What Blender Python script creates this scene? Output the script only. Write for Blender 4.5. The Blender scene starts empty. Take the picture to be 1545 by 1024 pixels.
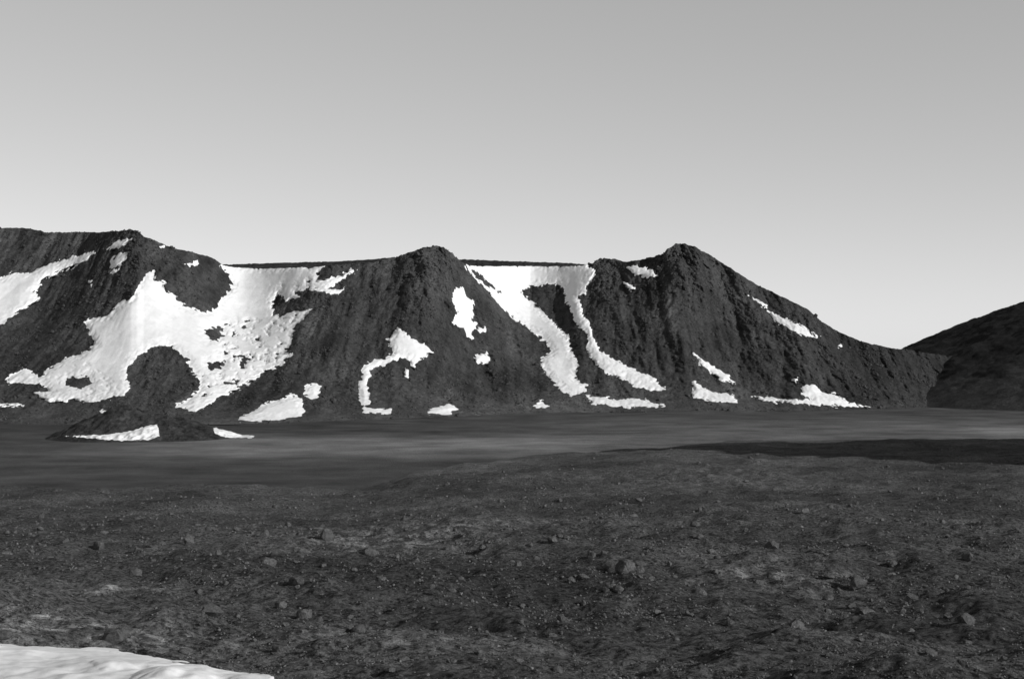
import bpy, math, numpy as np
from mathutils import Vector
rng=np.random.default_rng(7)
F=2146.0; CX=772.5; HZ=545.0; CAMZ=25.0

# ---------------------------------------------------------------- noise
P=np.random.default_rng(3).permutation(4096)
ANG=np.random.default_rng(5).random(4096)*2*np.pi
GX=np.cos(ANG); GY=np.sin(ANG)
def pn(x,y,seed=0):
    x=np.asarray(x,float)+seed*17.31; y=np.asarray(y,float)+seed*9.77
    xi=np.floor(x).astype(np.int64); yi=np.floor(y).astype(np.int64)
    fx=x-xi; fy=y-yi
    u=fx*fx*fx*(fx*(fx*6-15)+10); v=fy*fy*fy*(fy*(fy*6-15)+10)
    def g(ix,iy,dx,dy):
        h=P[(P[ix&4095]+iy)&4095]
        return GX[h]*dx+GY[h]*dy
    a=g(xi,yi,fx,fy); b=g(xi+1,yi,fx-1,fy)
    c=g(xi,yi+1,fx,fy-1); d=g(xi+1,yi+1,fx-1,fy-1)
    return (a+(b-a)*u+(c-a)*v+(a-b-c+d)*u*v)*1.5
def fbm(x,y,o=4,seed=0,gain=.5):
    s=0;a=1
    for i in range(o):
        s=s+a*pn(x*2**i,y*2**i,seed+i*3+1); a*=gain
    return s
def ridged(x,y,o=4,seed=0):
    s=0;a=1
    for i in range(o):
        s=s+a*(1-2*np.abs(pn(x*2**i,y*2**i,seed+i*5+2))); a*=.5
    return s*.5
def ss(a,b,x):
    t=np.clip((x-a)/(b-a),0,1); return t*t*(3-2*t)
def proj(X,Y,Z):
    return CX+F*X/Y, HZ+F*(CAMZ-Z)/Y

def sdist(px,py,poly):
    out=np.full(px.shape,-60.0)
    q=np.array(poly,float)
    m=(px>q[:,0].min()-20)&(px<q[:,0].max()+20)&(py>q[:,1].min()-20)&(py<q[:,1].max()+20)
    x=px[m];y=py[m]
    if x.size==0: return out
    d=np.full(x.shape,1e9); ins=np.zeros(x.shape,bool)
    n=len(q)
    for i in range(n):
        ax,ay=q[i]; bx,by=q[(i+1)%n]
        ex,ey=bx-ax,by-ay
        t=np.clip(((x-ax)*ex+(y-ay)*ey)/(ex*ex+ey*ey+1e-9),0,1)
        d=np.minimum(d,(x-ax-t*ex)**2+(y-ay-t*ey)**2)
        c=((ay>y)!=(by>y))
        xc=ax+(y-ay)*ex/(ey if ey!=0 else 1e-9)
        ins^=(c&(x<xc))
    d=np.sqrt(d); out[m]=np.where(ins,d,-d)
    return out

# ---------------------------------------------------------------- mesh helpers
def make_mesh(name,V,Fc,mat,smooth=True,attrs=None):
    me=bpy.data.meshes.new(name)
    V=np.asarray(V,np.float32); Fc=np.asarray(Fc,np.int32); k=Fc.shape[1]
    me.vertices.add(len(V)); me.vertices.foreach_set('co',V.ravel())
    me.loops.add(Fc.size); me.loops.foreach_set('vertex_index',Fc.ravel())
    me.polygons.add(len(Fc)); me.polygons.foreach_set('loop_start',np.arange(0,Fc.size,k,dtype=np.int32))
    me.polygons.foreach_set('loop_total',np.full(len(Fc),k,np.int32))
    me.polygons.foreach_set('use_smooth',np.full(len(Fc),smooth,bool))
    me.update(calc_edges=True)
    if attrs:
        for n,a in attrs.items():
            at=me.attributes.new(n,'FLOAT','POINT'); at.data.foreach_set('value',np.asarray(a,np.float32).ravel())
    me.materials.append(mat)
    ob=bpy.data.objects.new(name,me); bpy.context.scene.collection.objects.link(ob)
    return ob
def grid_faces(nr,nc,closed=False):
    i=np.arange(nr-1)[:,None]; j=np.arange(nc if closed else nc-1)[None,:]
    j2=(j+1)%nc
    a=i*nc+j;b=i*nc+j2;c=(i+1)*nc+j2;d=(i+1)*nc+j
    return np.stack([a,b,c,d],-1).reshape(-1,4)
def clip_mesh(V,Q,s):
    T=np.concatenate([Q[:,[0,1,2]],Q[:,[0,2,3]]])
    pos=s[T]>0; n=pos.sum(1)
    tris=[T[n==3]]; newV=[V]; base=len(V)
    for k in (1,2):
        t=T[n==k]; p=pos[n==k]
        if len(t)==0: continue
        odd=np.argmax(p if k==1 else ~p,axis=1)
        r=np.arange(len(t))
        a=t[r,odd];b=t[r,(odd+1)%3];c=t[r,(odd+2)%3]
        sa=s[a];fb=(sa/(sa-s[b]))[:,None];fc=(sa/(sa-s[c]))[:,None]
        vb=V[a]+(V[b]-V[a])*fb; vc=V[a]+(V[c]-V[a])*fc
        ib=base+np.arange(len(t)); ic=ib+len(t)
        newV+= [vb,vc]; base+=2*len(t)
        if k==1: tris.append(np.stack([a,ib,ic],1))
        else:
            tris.append(np.stack([ib,b,c],1)); tris.append(np.stack([ib,c,ic],1))
    V2=np.concatenate(newV);T2=np.concatenate(tris)
    u,inv=np.unique(T2,return_inverse=True)
    return V2[u],inv.reshape(-1,3)

# ---------------------------------------------------------------- materials
def nodes_of(name):
    m=bpy.data.materials.new(name); m.use_nodes=True
    nt=m.node_tree; b=nt.nodes['Principled BSDF']
    b.inputs['Roughness'].default_value=.95
    b.inputs['Specular IOR Level'].default_value=.08
    return m,nt,b
def N(nt,t,**k):
    n=nt.nodes.new(t)
    for a,v in k.items(): setattr(n,a,v)
    return n
def noise(nt,co,scale,detail=6,rough=.6):
    n=N(nt,'ShaderNodeTexNoise'); n.inputs['Scale'].default_value=scale
    n.inputs['Detail'].default_value=detail; n.inputs['Roughness'].default_value=rough
    nt.links.new(co,n.inputs['Vector']); return n.outputs['Fac']
def math_(nt,op,a,b=None,c=None):
    n=N(nt,'ShaderNodeMath',operation=op)
    for i,v in enumerate((a,b,c)):
        if v is None: continue
        if isinstance(v,(int,float)): n.inputs[i].default_value=v
        else: nt.links.new(v,n.inputs[i])
    return n.outputs[0]
def ramp(nt,fac,a,b,lo,hi):
    n=N(nt,'ShaderNodeMapRange'); nt.links.new(fac,n.inputs['Value'])
    n.inputs['From Min'].default_value=a;n.inputs['From Max'].default_value=b
    n.inputs['To Min'].default_value=lo;n.inputs['To Max'].default_value=hi
    return n.outputs[0]
def bump(nt,h,dist,strength=1.0,prev=None):
    n=N(nt,'ShaderNodeBump'); n.inputs['Distance'].default_value=dist; n.inputs['Strength'].default_value=strength
    nt.links.new(h,n.inputs['Height'])
    if prev is not None: nt.links.new(prev,n.inputs['Normal'])
    return n.outputs['Normal']
def rock_mat(name,albedo,s1,s2,s3,bd,attr=None,var=1.0,rattr=None,lo3=.36,hi3=.66):
    m,nt,b=nodes_of(name)
    co=N(nt,'ShaderNodeTexCoord').outputs['Object']
    n1=noise(nt,co,s1,4); n2=noise(nt,co,s2,6,.7); n3=noise(nt,co,s3,6,.8)
    d2=math_(nt,'ADD',ramp(nt,n2,.3,.7,-.4*var,.4*var),ramp(nt,n3,lo3,hi3,-.55*var,.65*var))
    if rattr:
        ra=N(nt,'ShaderNodeAttribute',attribute_name=rattr)
        d2=math_(nt,'MULTIPLY',d2,ra.outputs['Fac'])
    f=math_(nt,'MULTIPLY',ramp(nt,n1,.3,.7,1-.3*var,1+.3*var),math_(nt,'MAXIMUM',math_(nt,'ADD',d2,1.0),.15))
    f=math_(nt,'MULTIPLY',f,albedo)
    if attr:
        a=N(nt,'ShaderNodeAttribute',attribute_name=attr)
        f=math_(nt,'MULTIPLY',f,a.outputs['Fac'])
    c=N(nt,'ShaderNodeCombineColor')
    for i in range(3): nt.links.new(f,c.inputs[i])
    nt.links.new(c.outputs[0],b.inputs['Base Color'])
    nn=bump(nt,n2,bd,.8); nn=bump(nt,n3,bd*.35,1.0,nn)
    nt.links.new(nn,b.inputs['Normal'])
    return m
M_plain=rock_mat('volcanic_gravel',.088,.05,1.3,5.5,.6,'tone',1.3,'rough',.41,.6)
M_hill=rock_mat('hill_scoria',.045,.02,.16,.9,1.4,'tone',.85)
M_far=rock_mat('far_scoria',.032,.02,.1,.5,2.0)
M_rock=rock_mat('basalt_boulder',.090,.3,4,18,.08,None,.8)
M_stone=rock_mat('loose_stone',.105,2.0,4,18,.04,None,1.5)
M_rub=rock_mat('basalt_rubble',.056,.1,.6,3,.3,None,.9)
def snow_mat(name,sc,bs):
    m,nt,b=nodes_of(name)
    co=N(nt,'ShaderNodeTexCoord').outputs['Object']
    n1=noise(nt,co,sc,6,.65); n0=noise(nt,co,sc*.15,4,.6)
    f=math_(nt,'MULTIPLY',ramp(nt,n1,.25,.75,.72,.90),ramp(nt,n0,.3,.7,.91,1.03))
    c=N(nt,'ShaderNodeCombineColor')
    for i in range(3): nt.links.new(f,c.inputs[i])
    nt.links.new(c.outputs[0],b.inputs['Base Color'])
    b.inputs['Roughness'].default_value=.7
    nt.links.new(bump(nt,n1,.12/sc,bs),b.inputs['Normal'])
    return m
M_snow=snow_mat('old_snow',.15,.42)
M_snow2=snow_mat('old_snow_near',2.5,.4)

# ---------------------------------------------------------------- ground heightfield
EPX=[-3000,0,300,550,620,700,790,870,1000,1100,1545,4500]
EY =[165,165,165,168,190,215,240,262,285,300,300,300]
EPY=[738,738,741,744,722,702,691,684,674,669,663,655]
def ground_z(X,Y):
    px=CX+F*X/np.maximum(Y,1.0)
    w=12*pn(X/30,Y/60,40)
    Ye=np.interp(px,EPX,EY)+w
    pe=np.interp(px,EPX,EPY)
    ze=CAMZ-(pe-HZ)*Ye/F
    near=np.interp(Y,[0,3,10,20,30,50],[23.6,23.1,21.6,19.8,18.3,16.4])
    pre=np.where(Y<50,near,16.4+(ze-16.4)*(Y-50)/(Ye-50))
    z=np.where(Y<Ye,pre,ze*(1-ss(0,1,(Y-Ye)/60)))
    z=z+1.7*np.exp(-(((X+17)/6.5)**2+((Y-36)/8.0)**2))
    z=z+.35*np.exp(-(((X+9)/5)**2+((Y-31)/5.0)**2))
    return z
def ground_noise(X,Y,Z):
    sp=1.3*Y*Y/(F*np.maximum(CAMZ-Z,1.5))
    r=0
    px=CX+F*X/np.maximum(Y,1.0)
    inb=ss(-5,35,Y-np.interp(px,EPX,EY))
    for lam,amp,sd_ in ((70,.8,1),(28,.55,2),(12,.46,3),(5,.36,4),(2.2,.24,5),(1.0,.13,6),(.5,.065,7),(.25,.025,8)):
        wt=1-ss(lam*.4,lam*1.1,sp)
        b=1-(.85 if lam<40 else .5)*inb
        near=ss(2,18,Y) if lam>3 else 1
        r=r+wt*b*near*amp*pn(X/lam,Y/lam,sd_)
    return r
cols=np.concatenate([np.linspace(-3000,-200,90)[:-1],np.linspace(-200,-40,40)[:-1],np.arange(-40,1585,1.4),np.linspace(1590,1800,45),np.linspace(1820,4400,110)])
Ys=[1.5]
while Ys[-1]<1200:
    y=Ys[-1]
    zc=float(ground_z(np.array([0.0]),np.array([y]))[0])
    Ys.append(y+min(max(1.05*y*y/(F*(CAMZ-zc)),.02),6))
Ys=np.array(Ys)
PXg,Yg=np.meshgrid(cols,Ys)
Xg=(PXg-CX)/F*Yg
Zg=ground_z(Xg,Yg)
Zg=Zg+ground_noise(Xg,Yg,Zg)
tone=1+.3*fbm(Xg/14,Yg/30,3,60)+.15*fbm(Xg/3,Yg/6,2,63)
basin=ss(0,40,Yg-np.interp(PXg,EPX,EY)-5)
bt=.95+.14*fbm(Xg/60,Yg/90,3,61)+.14*fbm(Xg/25,Yg/8,3,66)
bt=bt+1.35*np.exp(-((Xg+45)/75)**4-((Yg-422)/52)**4)
bt=bt-.24*np.exp(-((Yg-560)/75)**4)*ss(170,110,Xg)
bt=bt+.7*np.exp(-((Xg-110)/120)**4-((Yg-510)/110)**4)
bt=bt+1.3*np.exp(-((Xg-195)/34)**4-((Yg-505)/30)**4)
tone=tone*(1-basin)+bt*basin
def blob(x,y,rx,ry,a):
    d=((Xg-x)/rx)**2+((Yg-y)/ry)**2
    return a*np.exp(-d)*np.clip(.5+2.2*fbm(Xg/.8,Yg/1.4,4,70),0,2.4)
def gpos(px,py):
    y=np.linspace(12,1000,60000); x=(px-CX)/F*y
    z=ground_z(x,y); _,r=proj(x,y,z)
    i=int(np.argmax(r<=py)); return x[i],y[i],z[i]
for (a,b_,rx,ry,am) in ((590,820,5,9,1.2),(1175,890,2.8,4,1.3),(1180,850,4,3,.6),(650,790,9,12,.5),(950,935,3,2,.5),(330,795,7,7,.4),(880,790,12,12,.35),(1050,715,16,25,.4),(100,905,3.5,4,1.2),(40,930,3.5,3.5,1.3),(220,960,3.0,2.5,.8),(650,995,2.2,1.5,.7)):
    gx,gy,gz=gpos(a,b_); tone=tone+blob(gx,gy,rx,ry,am)
tone=np.clip(tone,.35,3)
Vg=np.stack([Xg,Yg,Zg],-1).reshape(-1,3)
make_mesh('volcanic_plain_ground',Vg,grid_faces(len(Ys),len(cols)),M_plain,True,{'tone':tone,'rough':1-.7*basin})
a=9000
make_mesh('ground',[(-a,-a,-4),(a,-a,-4),(a,a,-4),(-a,a,-4)],[(0,1,2,3)],M_far)

# snow bank in the foreground
sp=[(-600,900),(-100,964),(0,973),(80,979),(180,986),(240,993),(320,1004),(380,1013),(412,1020),(420,1032),(520,1300),(-600,1300)]
sub=(Ys>14)&(Ys<60)
cs=(cols>-600)&(cols<620)
Xs=Xg[sub][:,cs];Yq=Yg[sub][:,cs];Zs=ground_z(Xs,Yq);Zn=Zg[sub][:,cs]
a1,a2=proj(Xs,Yq,Zn)
sd=sdist(a1,a2,sp)
sd=np.where(sd<-59,np.where((a2>1100)&(a1<430),30,sd),sd)+4*fbm(Xs/1.3,Yq/1.3,4,80)
th=np.clip(sd*.006,0,.14)
Zsn=np.maximum(Zn,Zs)*.55+Zn*.45+th+.01+.02*pn(Xs/.8,Yq/.8,9)*(sd>6)
V,T=clip_mesh(np.stack([Xs,Yq,Zsn],-1).reshape(-1,3),grid_faces(*Xs.shape),sd.ravel())
make_mesh('snow_bank',V,T,M_snow2)

# ---------------------------------------------------------------- hills
crest=[(-2600,420),(-1200,380),(-500,352),(-100,338),(0,344),(30,343),(45,345),(70,350),(110,350),(150,350),(180,348),(198,346),(207,349),(217,357),(235,363),(260,374),(290,380),(320,389),(335,399),(350,404),(400,406),(450,404),(480,403),(500,400),(530,398),(560,395),(600,386),(620,380),(640,373),(655,371),(668,373),(682,382),(692,391),(705,400),(720,402),(800,402),(860,402),(882,400),(893,397),(903,391),(912,389),(925,391),(945,395),(960,393),(980,389),(997,385),(1008,375),(1022,367),(1032,367),(1048,372),(1065,381),(1090,396),(1110,410),(1140,428),(1180,447),(1220,467),(1240,485),(1265,500),(1300,515),(1340,524),(1380,529),(1410,534),(1460,540),(1600,548),(2200,552)]
cr=np.array(crest,float)
bpx=[-2600,0,350,450,600,700,800,1000,1200,1350,1500,2200]
bpy_=[640,640,640,637,632,628,623,621,620,616,612,606]
hc=np.concatenate([np.linspace(-2600,-150,120)[:-1],np.arange(-150,1500,1.3),np.linspace(1502,2200,80)])
NR=280
tt=np.linspace(0,1,NR)
C=np.interp(hc,cr[:,0],cr[:,1])
B=np.interp(hc,bpx,bpy_)
PX,TT=np.meshgrid(hc,tt)
CR=np.broadcast_to(C,PX.shape);BR=np.broadcast_to(B,PX.shape)
PY=BR+(CR-BR)*TT
Yb=CAMZ*F/(BR-HZ)
def gb(c,w): return np.exp(-((PX-c)/w)**2)
Cs=np.convolve(np.pad(C,60,'edge'),np.ones(121)/121,'valid')
hpx=B[None,:]-Cs[None,:]
Yh=Yb+hpx*.78*TT**.85
Yh=Yh+ss(0,1,TT)*(60*gb(370,80)+60*gb(800,70)-35*gb(640,65)-30*gb(1020,75)-25*gb(200,70)+25*gb(20,90))
Xh=(PX-CX)/F*Yh
env=ss(0,.12,TT)
polys=[
[(-80,445),(0,420),(15,412),(45,411),(60,405),(90,393),(115,385),(135,381),(143,381),(120,400),(95,408),(75,418),(58,425),(62,432),(50,440),(60,452),(30,470),(0,490),(-80,530)],
[(159,377),(168,367),(190,359),(198,361),(180,374),(165,378)],
[(165,392),(180,383),(197,379),(188,391),(178,403),(168,405)],
[(340,400),(400,404),(460,402),(487,401),(490,404),(478,412),(480,422),(505,420),(530,405),(538,407),(522,420),(508,428),(495,436),(520,436),(505,446),(485,441),(460,437),(445,443),(455,447),(430,452),(418,444),(412,455),(412,475),(425,478),(440,468),(455,468),(470,468),(455,485),(442,495),(443,505),(438,520),(430,530),(440,535),(425,550),(395,562),(370,580),(355,592),(330,598),(315,610),(295,622),(262,612),(280,605),(300,590),(303,575),(290,560),(285,545),(268,530),(250,520),(230,522),(212,535),(200,545),(190,565),(195,580),(190,597),(165,600),(140,608),(110,603),(75,607),(52,592),(75,590),(60,578),(45,580),(15,579),(9,573),(25,560),(38,555),(50,564),(60,567),(75,556),(95,541),(120,535),(128,530),(145,520),(135,505),(128,488),(140,480),(165,476),(175,460),(200,450),(205,435),(222,410),(232,408),(235,420),(250,425),(245,435),(262,445),(275,460),(300,470),(320,470),(335,450),(350,435),(345,415),(330,400)],
[(684,437),(700,433),(703,448),(713,453),(714,475),(712,483),(719,490),(712,500),(713,514),(703,509),(700,495),(690,490),(682,488),(690,470),(683,455)],
[(720,495),(733,493),(735,501),(724,502)],
[(716,535),(735,532),(741,541),(730,551),(718,546)],
[(583,513),(600,494),(612,503),(628,513),(640,520),(653,532),(640,540),(630,548),(625,557),(618,545),(605,540),(595,545),(575,550),(558,558),(560,568),(553,575),(557,590),(559,607),(548,613),(541,600),(543,575),(548,565),(546,552),(562,545),(580,540),(594,532),(590,522)],
[(548,614),(560,617),(592,617),(590,624),(560,624),(548,622)],
[(461,582),(475,577),(484,585),(481,600),(470,603),(459,595)],
[(358,633),(385,618),(400,608),(420,603),(440,595),(456,604),(459,620),(455,628),(430,632),(390,635),(365,635)],
[(642,623),(655,615),(680,609),(691,617),(680,625),(660,625)],
[(702,399),(760,400),(820,401),(885,400),(898,408),(893,422),(885,430),(883,442),(872,448),(877,460),(880,475),(890,488),(895,510),(903,525),(915,537),(940,548),(965,562),(985,569),(1004,588),(985,589),(960,583),(945,573),(915,563),(895,546),(884,525),(887,505),(870,490),(862,470),(855,455),(847,430),(825,430),(800,433),(785,440),(810,460),(835,487),(857,508),(863,530),(874,548),(868,570),(886,580),(882,593),(860,598),(838,580),(819,557),(816,540),(832,530),(825,518),(800,498),(775,480),(757,464),(740,443),(720,422),(706,408)],
[(883,596),(900,599),(940,602),(970,603),(1004,612),(985,615),(940,614),(895,609)],
[(946,401),(965,402),(985,407),(991,416),(975,419),(955,413)],
[(942,427),(955,430),(959,438),(948,440)],
[(1129,446),(1150,455),(1159,463),(1145,459)],
[(1157,469),(1180,479),(1210,491),(1237,509),(1220,509),(1195,498),(1170,485)],
[(1045,531),(1065,546),(1085,559),(1100,566),(1108,578),(1090,575),(1075,564),(1055,548)],
[(1045,574),(1060,583),(1075,592),(1108,596),(1111,607),(1080,606),(1045,599)],
[(1130,597),(1160,600),(1200,602),(1225,603),(1209,595),(1211,583),(1225,579),(1239,591),(1255,593),(1270,599),(1285,608),(1312,614),(1270,613),(1210,610),(1150,604)],
[(805,612),(815,603),(829,612),(815,616)],
[(-40,606),(0,608),(30,610),(42,613),(0,614),(-40,613)],
[(170,407),(178,405),(176,411),(166,412)],[(280,397),(298,393),(297,401),(286,402)],[(240,372),(250,370),(247,376)],
[(345,582),(365,570),(395,556),(400,562),(375,578),(352,593)],
[(1195,572),(1203,570),(1200,577)],[(1262,520),(1270,522),(1266,526)],[(130,425),(140,423),(138,430)],[(150,620),(172,617),(170,621),(152,623)],
[(612,556),(617,560),(614,572),(610,566)],
]
holes=[[(308,497),(325,494),(334,501),(330,513),(315,513)],[(104,570),(133,567),(139,578),(120,588),(100,580)],
 [(312,548),(340,545),(333,557),(318,558)],[(708,404),(722,411),(738,425),(756,440),(752,441),(735,431),(718,417)]]
wx=2.8*fbm(Xh/6,Yh/6,4,90); wy=2.6*fbm(Xh/6,Yh/6,4,95)
sd=np.full(PX.shape,-60.0)
for p in polys: sd=np.maximum(sd,sdist(PX+wx,PY+wy,p))
snowy=ss(-3,4,sd)
for p in holes: sd=np.minimum(sd,-sdist(PX+wx,PY+wy,p))
sd=sd+2.9*fbm(Xh/2.0,Yh/3.4,3,97)*(1-.5*ss(600,630,PY))
thin=np.clip(sdist(PX,PY,[(320,490),(345,480),(405,485),(450,468),(460,500),(440,560),(350,600),(300,600),(300,550),(335,530)])/14+.6,0,1)
thin=np.maximum(thin,np.clip(sdist(PX,PY,[(60,560),(130,545),(180,580),(190,605),(60,608)])/10+.3,0,.6))
thin=np.maximum(thin,np.clip(sdist(PX,PY,[(405,430),(540,400),(540,450),(470,500),(405,500)])/10+.3,0,.7))
blk=.85*fbm(PX/12,PY/7.5,4,99)+.75*fbm(PX/34,PY/24,2,98)
sd=np.where(thin>0,np.minimum(sd,(.82-blk*thin-.26*thin)*16),sd)
g1=fbm(Xh/60,Yh/140,3,10); g2=ridged(Xh/24,Yh/110,4,20); g3=fbm(Xh/10,Yh/12,4,30); g4=fbm(Xh/2.6,Yh/3.2,3,35)
rockz=np.clip(gb(650,36)+gb(1030,45)+gb(205,50)*.6+gb(912,22)+gb(480,40)*.5,0,1)*ss(.55,.95,TT)
dep=11*g1*(1-.5*snowy)+9*(g2-.3)*(1-.85*snowy)*ss(0,.5,TT+.15)+(1.4*g3+.6*g4)*(1-.95*snowy)*(1+2.0*rockz)
Yf=Yh+dep*env
Xf=(PX-CX)/F*Yf
Zf=CAMZ-(PY-HZ)*Yf/F
rag=(.28*fbm(Xh/2.6,Yh/3.0,3,45)+.28*fbm(Xh/8,Yh/8,2,46))*(1+1.0*rockz)*(1-.9*snowy)
Zf=Zf+rag*env
htone=1+.42*fbm(Xh/40,Yh/60,3,50)+.36*fbm(Xh/5,Yh/55,3,52)+.2*g2
htone=htone+.6*(1-ss(0,.22,TT+.04*fbm(Xh/20,Yh/20,2,57)))
htone=htone*(1-.38*ss(1230,1380,PX))  # shade near the right saddle painted into the tone
Yback=Yf[-1]+25; back=np.stack([(hc-CX)/F*Yback,Yback,Zf[-1]-14],-1)
Yback2=Yf[-1]+420; back2=np.stack([(hc-CX)/F*Yback2,Yback2,np.full(len(hc),-4.)],-1)
Vh=np.concatenate([np.stack([Xf,Yf,Zf],-1).reshape(-1,3),back,back2])
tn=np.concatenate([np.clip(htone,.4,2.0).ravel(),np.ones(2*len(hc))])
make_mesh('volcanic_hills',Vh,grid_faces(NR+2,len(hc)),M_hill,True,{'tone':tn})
th=np.clip(sd*.08,0,.8)+.05
V=np.stack([Xf,Yf-.45*th,Zf+.85*th],-1).reshape(-1,3)
V,T=clip_mesh(V,grid_faces(NR,len(hc)),sd.ravel())
make_mesh('snow_fields',V,T,M_snow)

# far crater rim behind the valleys
fc=np.arange(200,1060,1.6)
ft=np.interp(fc,[200,340,400,480,540,600,690,760,800,860,900,1060],[404,399.5,397,395.5,392.5,388,391.5,394,395,397.5,400,408])
ft=ft-1.1*np.abs(fbm(fc/9,fc*0,4,110))-.6*(fbm(fc/40,fc*0,2,111))
rows=[]
for k,(Y,dr) in enumerate(((1480,34),(1500,16),(1520,6),(1530,2),(1540,0),(1600,1),(1800,8))):
    pyr=ft+dr; Yk=Y+4*pn(fc/12,fc*0+k*3.3,112)
    rows.append(np.stack([(fc-CX)/F*Yk,Yk,CAMZ-(pyr-HZ)*Yk/F],-1))
make_mesh('crater_rim',np.concatenate(rows),grid_faces(len(rows),len(fc)),M_far)

def cone(name,cx,cy,R,H,z0,mat,seed,nr=150,na=520,amp=1.0,foot=.035):
    r=np.linspace(0,1,nr)[:,None]; th=np.linspace(0,2*np.pi,na,endpoint=False)[None,:]
    rr=r*R*(1+.04*np.cos(3*th+seed)); x=cx+rr*np.cos(th); y=cy+rr*np.sin(th)
    prof=1-np.sqrt(r*r+.004)
    z=z0+H*np.clip(prof,-1,None)-foot*H*ss(.55,.88,r)*ss(1.1,.88,r)-2*r**8
    z=z+amp*(3*fbm(x/50,y/50,3,seed)+1.3*fbm(x/12,y/12,3,seed+1)+.5*fbm(x/3.5,y/3.5,2,seed+2))*ss(1,.85,r)
    tn=(.42+.5*ss(.70,1.02,r+.08*fbm(x/25,y/25,3,seed+5)))*(1+.2*fbm(x/20,y/20,3,seed+7))  # hillside shade painted into the tone: dark upper slopes, lighter foot
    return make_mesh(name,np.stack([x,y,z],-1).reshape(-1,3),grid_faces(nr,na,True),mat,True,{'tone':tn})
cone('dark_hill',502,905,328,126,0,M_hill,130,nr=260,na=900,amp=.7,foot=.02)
cone('shadow_caster_hill',211,166,138,102,9.5,M_hill,140)  # unseen hill added out of frame to cast the shadow strip on the plain

# small mound in front of the left hill
gx=np.arange(-165,-80,.3); gy=np.arange(425,520,.45)
X,Y=np.meshgrid(gx,gy)
cxm=(205-CX)/F*468
u=(X-cxm); v=(Y-470)
def mound(u,v,a,b,h): return h*np.clip(1-np.sqrt((u/(a))**2+(v/b)**2+.02),0,None)
Zm=np.maximum.reduce([mound(u+4,v,27,30,12.5),mound(u-9,v+3,29,28,9.5)])
Zm=Zm*(1+.12*fbm(X/6,Y/6,3,150))+.45*fbm(X/2.2,Y/2.2,3,151)*ss(0,2,Zm)-.8
mp=[[(98,658),(130,657),(165,656),(200,650),(222,643),(238,640),(241,658),(225,664),(180,665),(140,662)],[(321,645),(340,649),(386,657),(380,661),(340,660),(325,654)]]
make_mesh('cinder_mound',np.stack([X,Y,Zm],-1).reshape(-1,3),grid_faces(*X.shape),M_hill,True,{'tone':1.0+.4*fbm(X/5,Y/5,3,153)})
Zgm=ground_z(X,Y)+ground_noise(X,Y,ground_z(X,Y))
Zt=np.maximum(Zm,Zgm)
pxm,pym=proj(X,Y,Zt)
sdm=np.full(X.shape,-60.)
for p in mp: sdm=np.maximum(sdm,sdist(pxm,pym,p))
sdm=np.where(v<2,sdm,-60)+1.3*fbm(X/1.6,Y/1.6,3,152)
V=np.stack([X,Y,Zt+.12+np.clip(sdm*.1,0,.5)],-1).reshape(-1,3)
V,T=clip_mesh(V,grid_faces(*X.shape),sdm.ravel())
make_mesh('snow_drift',V,T,M_snow)

# ---------------------------------------------------------------- rocks
import bmesh
def rock_variant(seed,sub=2,cuts=7):
    bm=bmesh.new(); bmesh.ops.create_icosphere(bm,subdivisions=sub,radius=1)
    V=np.array([v.co[:] for v in bm.verts]); T=np.array([[v.index for v in f.verts] for f in bm.faces]); bm.free()
    r=np.random.default_rng(seed)
    V=V*(1+.28*fbm(V[:,0]*1.1+seed,V[:,1]*1.1+V[:,2]*.9,2,seed%50))[:,None]
    for k in range(cuts):
        n=r.normal(size=3); n/=np.linalg.norm(n); d=.52+.3*r.random()
        s=V@n; V=V-np.where(s>d,s-d,0)[:,None]*n*.95
    V=V*(1+.035*r.normal(size=(len(V),1)))
    V=V*np.array([1,.65+.35*r.random(),.5+.35*r.random()])
    V/=np.abs(V[:,0]).max()
    return V,T
VARS=[rock_variant(200+i,2) for i in range(14)]
VARL=[rock_variant(300+i,1,3) for i in range(10)]
def rocks_mesh(name,X,Y,Z,S,mat,variants,sink=.25):
    n=len(X); Vs=[];Ts=[];off=0
    vi=rng.integers(0,len(variants),n); an=rng.random(n)*2*np.pi; tl=rng.normal(size=(n,))*.25
    for k,(V,T) in enumerate(variants):
        m=np.where(vi==k)[0]
        if len(m)==0: continue
        c,s=np.cos(an[m]),np.sin(an[m]); ct,st=np.cos(tl[m]),np.sin(tl[m])
        v=V[None]*S[m][:,None,None]
        x,y,z=v[...,0],v[...,1],v[...,2]
        x,z=x*ct[:,None]-z*st[:,None],x*st[:,None]+z*ct[:,None]
        x,y=x*c[:,None]-y*s[:,None],x*s[:,None]+y*c[:,None]
        W=np.stack([x+X[m][:,None],y+Y[m][:,None],z+(Z[m]+S[m]*sink)[:,None]],-1).reshape(-1,3)
        t=(T[None]+(np.arange(len(m))*len(V))[:,None,None]).reshape(-1,3)+off
        Vs.append(W);Ts.append(t);off+=len(W)
    return make_mesh(name,np.concatenate(Vs),np.concatenate(Ts),mat,False)
def full_z(x,y):
    z=ground_z(x,y); return z+ground_noise(x,y,z)
n=130000
ri=rng.integers(0,len(Ys),n)
y=Ys[ri]+rng.random(n)*.3; px=rng.uniform(-200,1750,n)
lim=np.interp(px,EPX,EY)
k=(y>19)&(y<lim-2); y=y[k]; px=px[k]; x=(px-CX)/F*y
clump=fbm(x/5,y/8,3,160)
k=rng.random(len(x))<np.clip(.5+.9*clump,.06,1); x=x[k];y=y[k]
u_=rng.random(len(x))+1.5e-4
s=1.1*u_**(-.35)*np.minimum(y,100)/F
s=np.maximum(s,.75*y/F)
s=np.clip(s,.015,.36)
z=full_z(x,y)
pp,qq=proj(x,y,z)
k=sdist(pp,qq,sp)<2; x,y,z,s=x[k],y[k],z[k],s[k]
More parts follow.
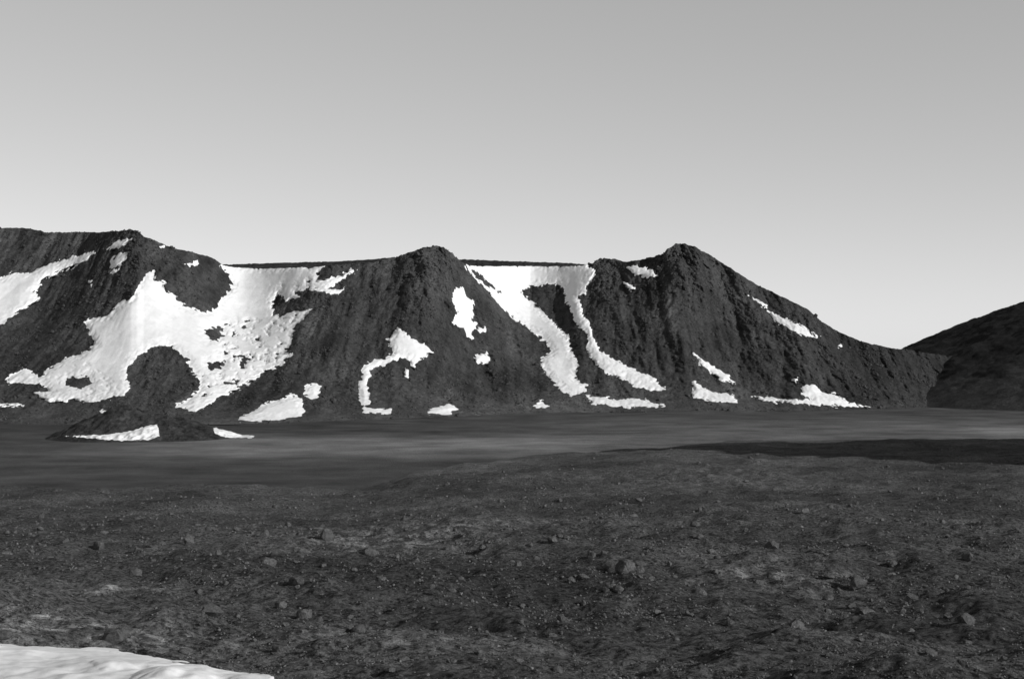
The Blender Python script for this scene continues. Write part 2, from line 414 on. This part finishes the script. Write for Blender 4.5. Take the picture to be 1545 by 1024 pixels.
big=s*F/y>3.0
rocks_mesh('scattered_stones',x[~big],y[~big],z[~big],s[~big],M_stone,VARL,.3)
rocks_mesh('loose_rocks',x[big],y[big],z[big],s[big],M_rock,VARS,.28)
BL=[(940,890,18),(880,900,10),(861,900,10),(893,861,10),(1293,903,15),(1307,930,17),(1455,962,16),(1200,993,16),(1055,917,13),(135,893,16),(833,828,8),(855,825,7),(493,822,13),(627,848,10),(600,850,7),(727,832,8),(287,827,9),(458,948,16),(424,941,9),(190,958,13),(1100,953,8),(1085,834,7),(1165,850,12),(30,896,12),(150,827,12),(780,860,7),(1345,870,7),(470,815,7),(965,888,10),(1190,773,7),(1010,876,6),(577,905,9),(1240,905,7),(560,985,9),(100,823,7),(245,822,7),(755,753,5),(1280,805,6),(52,905,9),(1275,948,8),(690,905,5),(1145,900,9),(1225,965,7),(330,858,6),(400,822,8),(1420,800,5),(1055,765,5)]
for i,(a,b_,r) in enumerate(BL):
    x,y,_=gpos(a,b_); z=float(full_z(np.array([x]),np.array([y]))[0]); s=r*y/F
    V,T=rock_variant(500+i,3,11); V=V*s*np.array([1,1,1.3])
    an=rng.random()*6.28; c,q=math.cos(an),math.sin(an)
    V=np.stack([V[:,0]*c-V[:,1]*q,V[:,0]*q+V[:,1]*c,V[:,2]],-1)
    ob=make_mesh('boulder',V,T,M_rock,False)
    ob.location=(x,y,z+s*.32)
idx=rng.integers(0,Xf.size,80000)
fx,fy,fz,sn,rk,pxx=Xf.ravel()[idx],Yf.ravel()[idx],Zf.ravel()[idx],sd.ravel()[idx],rockz.ravel()[idx],PX.ravel()[idx]
k=(pxx>-100)&(pxx<1500)&(sn<-1)
w=np.clip(.24+.6*fbm(fx/18,fy/18,3,170)+.6*rk,0.03,1)
k&=rng.random(len(sn))<w
fx,fy,fz,rk=fx[k],fy[k],fz[k],rk[k]
s=np.clip(.32*(rng.random(len(fx))+1e-3)**(-.30)*(1+.4*rk),0,1.6)
rocks_mesh('hill_rubble',fx,fy,fz,s,M_rub,VARL,.08)

# ---------------------------------------------------------------- light, sky, camera
EL=math.radians(23); AZ=math.radians(122)
sdir=Vector((math.sin(AZ)*math.cos(EL),math.cos(AZ)*math.cos(EL),math.sin(EL)))
L=bpy.data.lights.new('sun','SUN'); L.energy=3.6; L.angle=math.radians(.5); L.color=(1,1,1)
so=bpy.data.objects.new('sun',L); so.rotation_euler=sdir.to_track_quat('Z','Y').to_euler(); bpy.context.scene.collection.objects.link(so)
w=bpy.data.worlds.new('World'); bpy.context.scene.world=w; w.use_nodes=True
nt=w.node_tree; bg=nt.nodes['Background']
sk=N(nt,'ShaderNodeTexSky',sky_type='NISHITA'); sk.sun_disc=False; sk.sun_elevation=EL; sk.sun_rotation=AZ
sk.altitude=1500; sk.air_density=1.0; sk.dust_density=1.2
sep=N(nt,'ShaderNodeSeparateColor'); nt.links.new(sk.outputs[0],sep.inputs[0])
v=math_(nt,'ADD',math_(nt,'MULTIPLY',sep.outputs[0],.6),math_(nt,'MULTIPLY',sep.outputs[1],.4))
v2=math_(nt,'MULTIPLY',math_(nt,'POWER',v,.6),2.68)
# panchromatic film with a red filter: the clear blue zenith records darker
k_=math_(nt,'POWER',math_(nt,'MINIMUM',math_(nt,'DIVIDE',v,1.7),1.0),1.3)
v2=math_(nt,'MULTIPLY',v2,k_)
c=N(nt,'ShaderNodeCombineColor')
for i in range(3): nt.links.new(v2,c.inputs[i])
nt.links.new(c.outputs[0],bg.inputs[0]); bg.inputs[1].default_value=.1

cam=bpy.data.cameras.new('camera'); co=bpy.data.objects.new('camera',cam)
cam.sensor_width=36; cam.lens=F/1545*36; cam.clip_end=30000; cam.clip_start=.1
co.location=(0,0,CAMZ)
pitch=math.atan((HZ-512)/F)
co.rotation_euler=(math.pi/2+pitch,0,0)
bpy.context.scene.collection.objects.link(co); bpy.context.scene.camera=co
sc=bpy.context.scene
sc.view_settings.view_transform='Standard'; sc.view_settings.look='None'; sc.view_settings.exposure=0
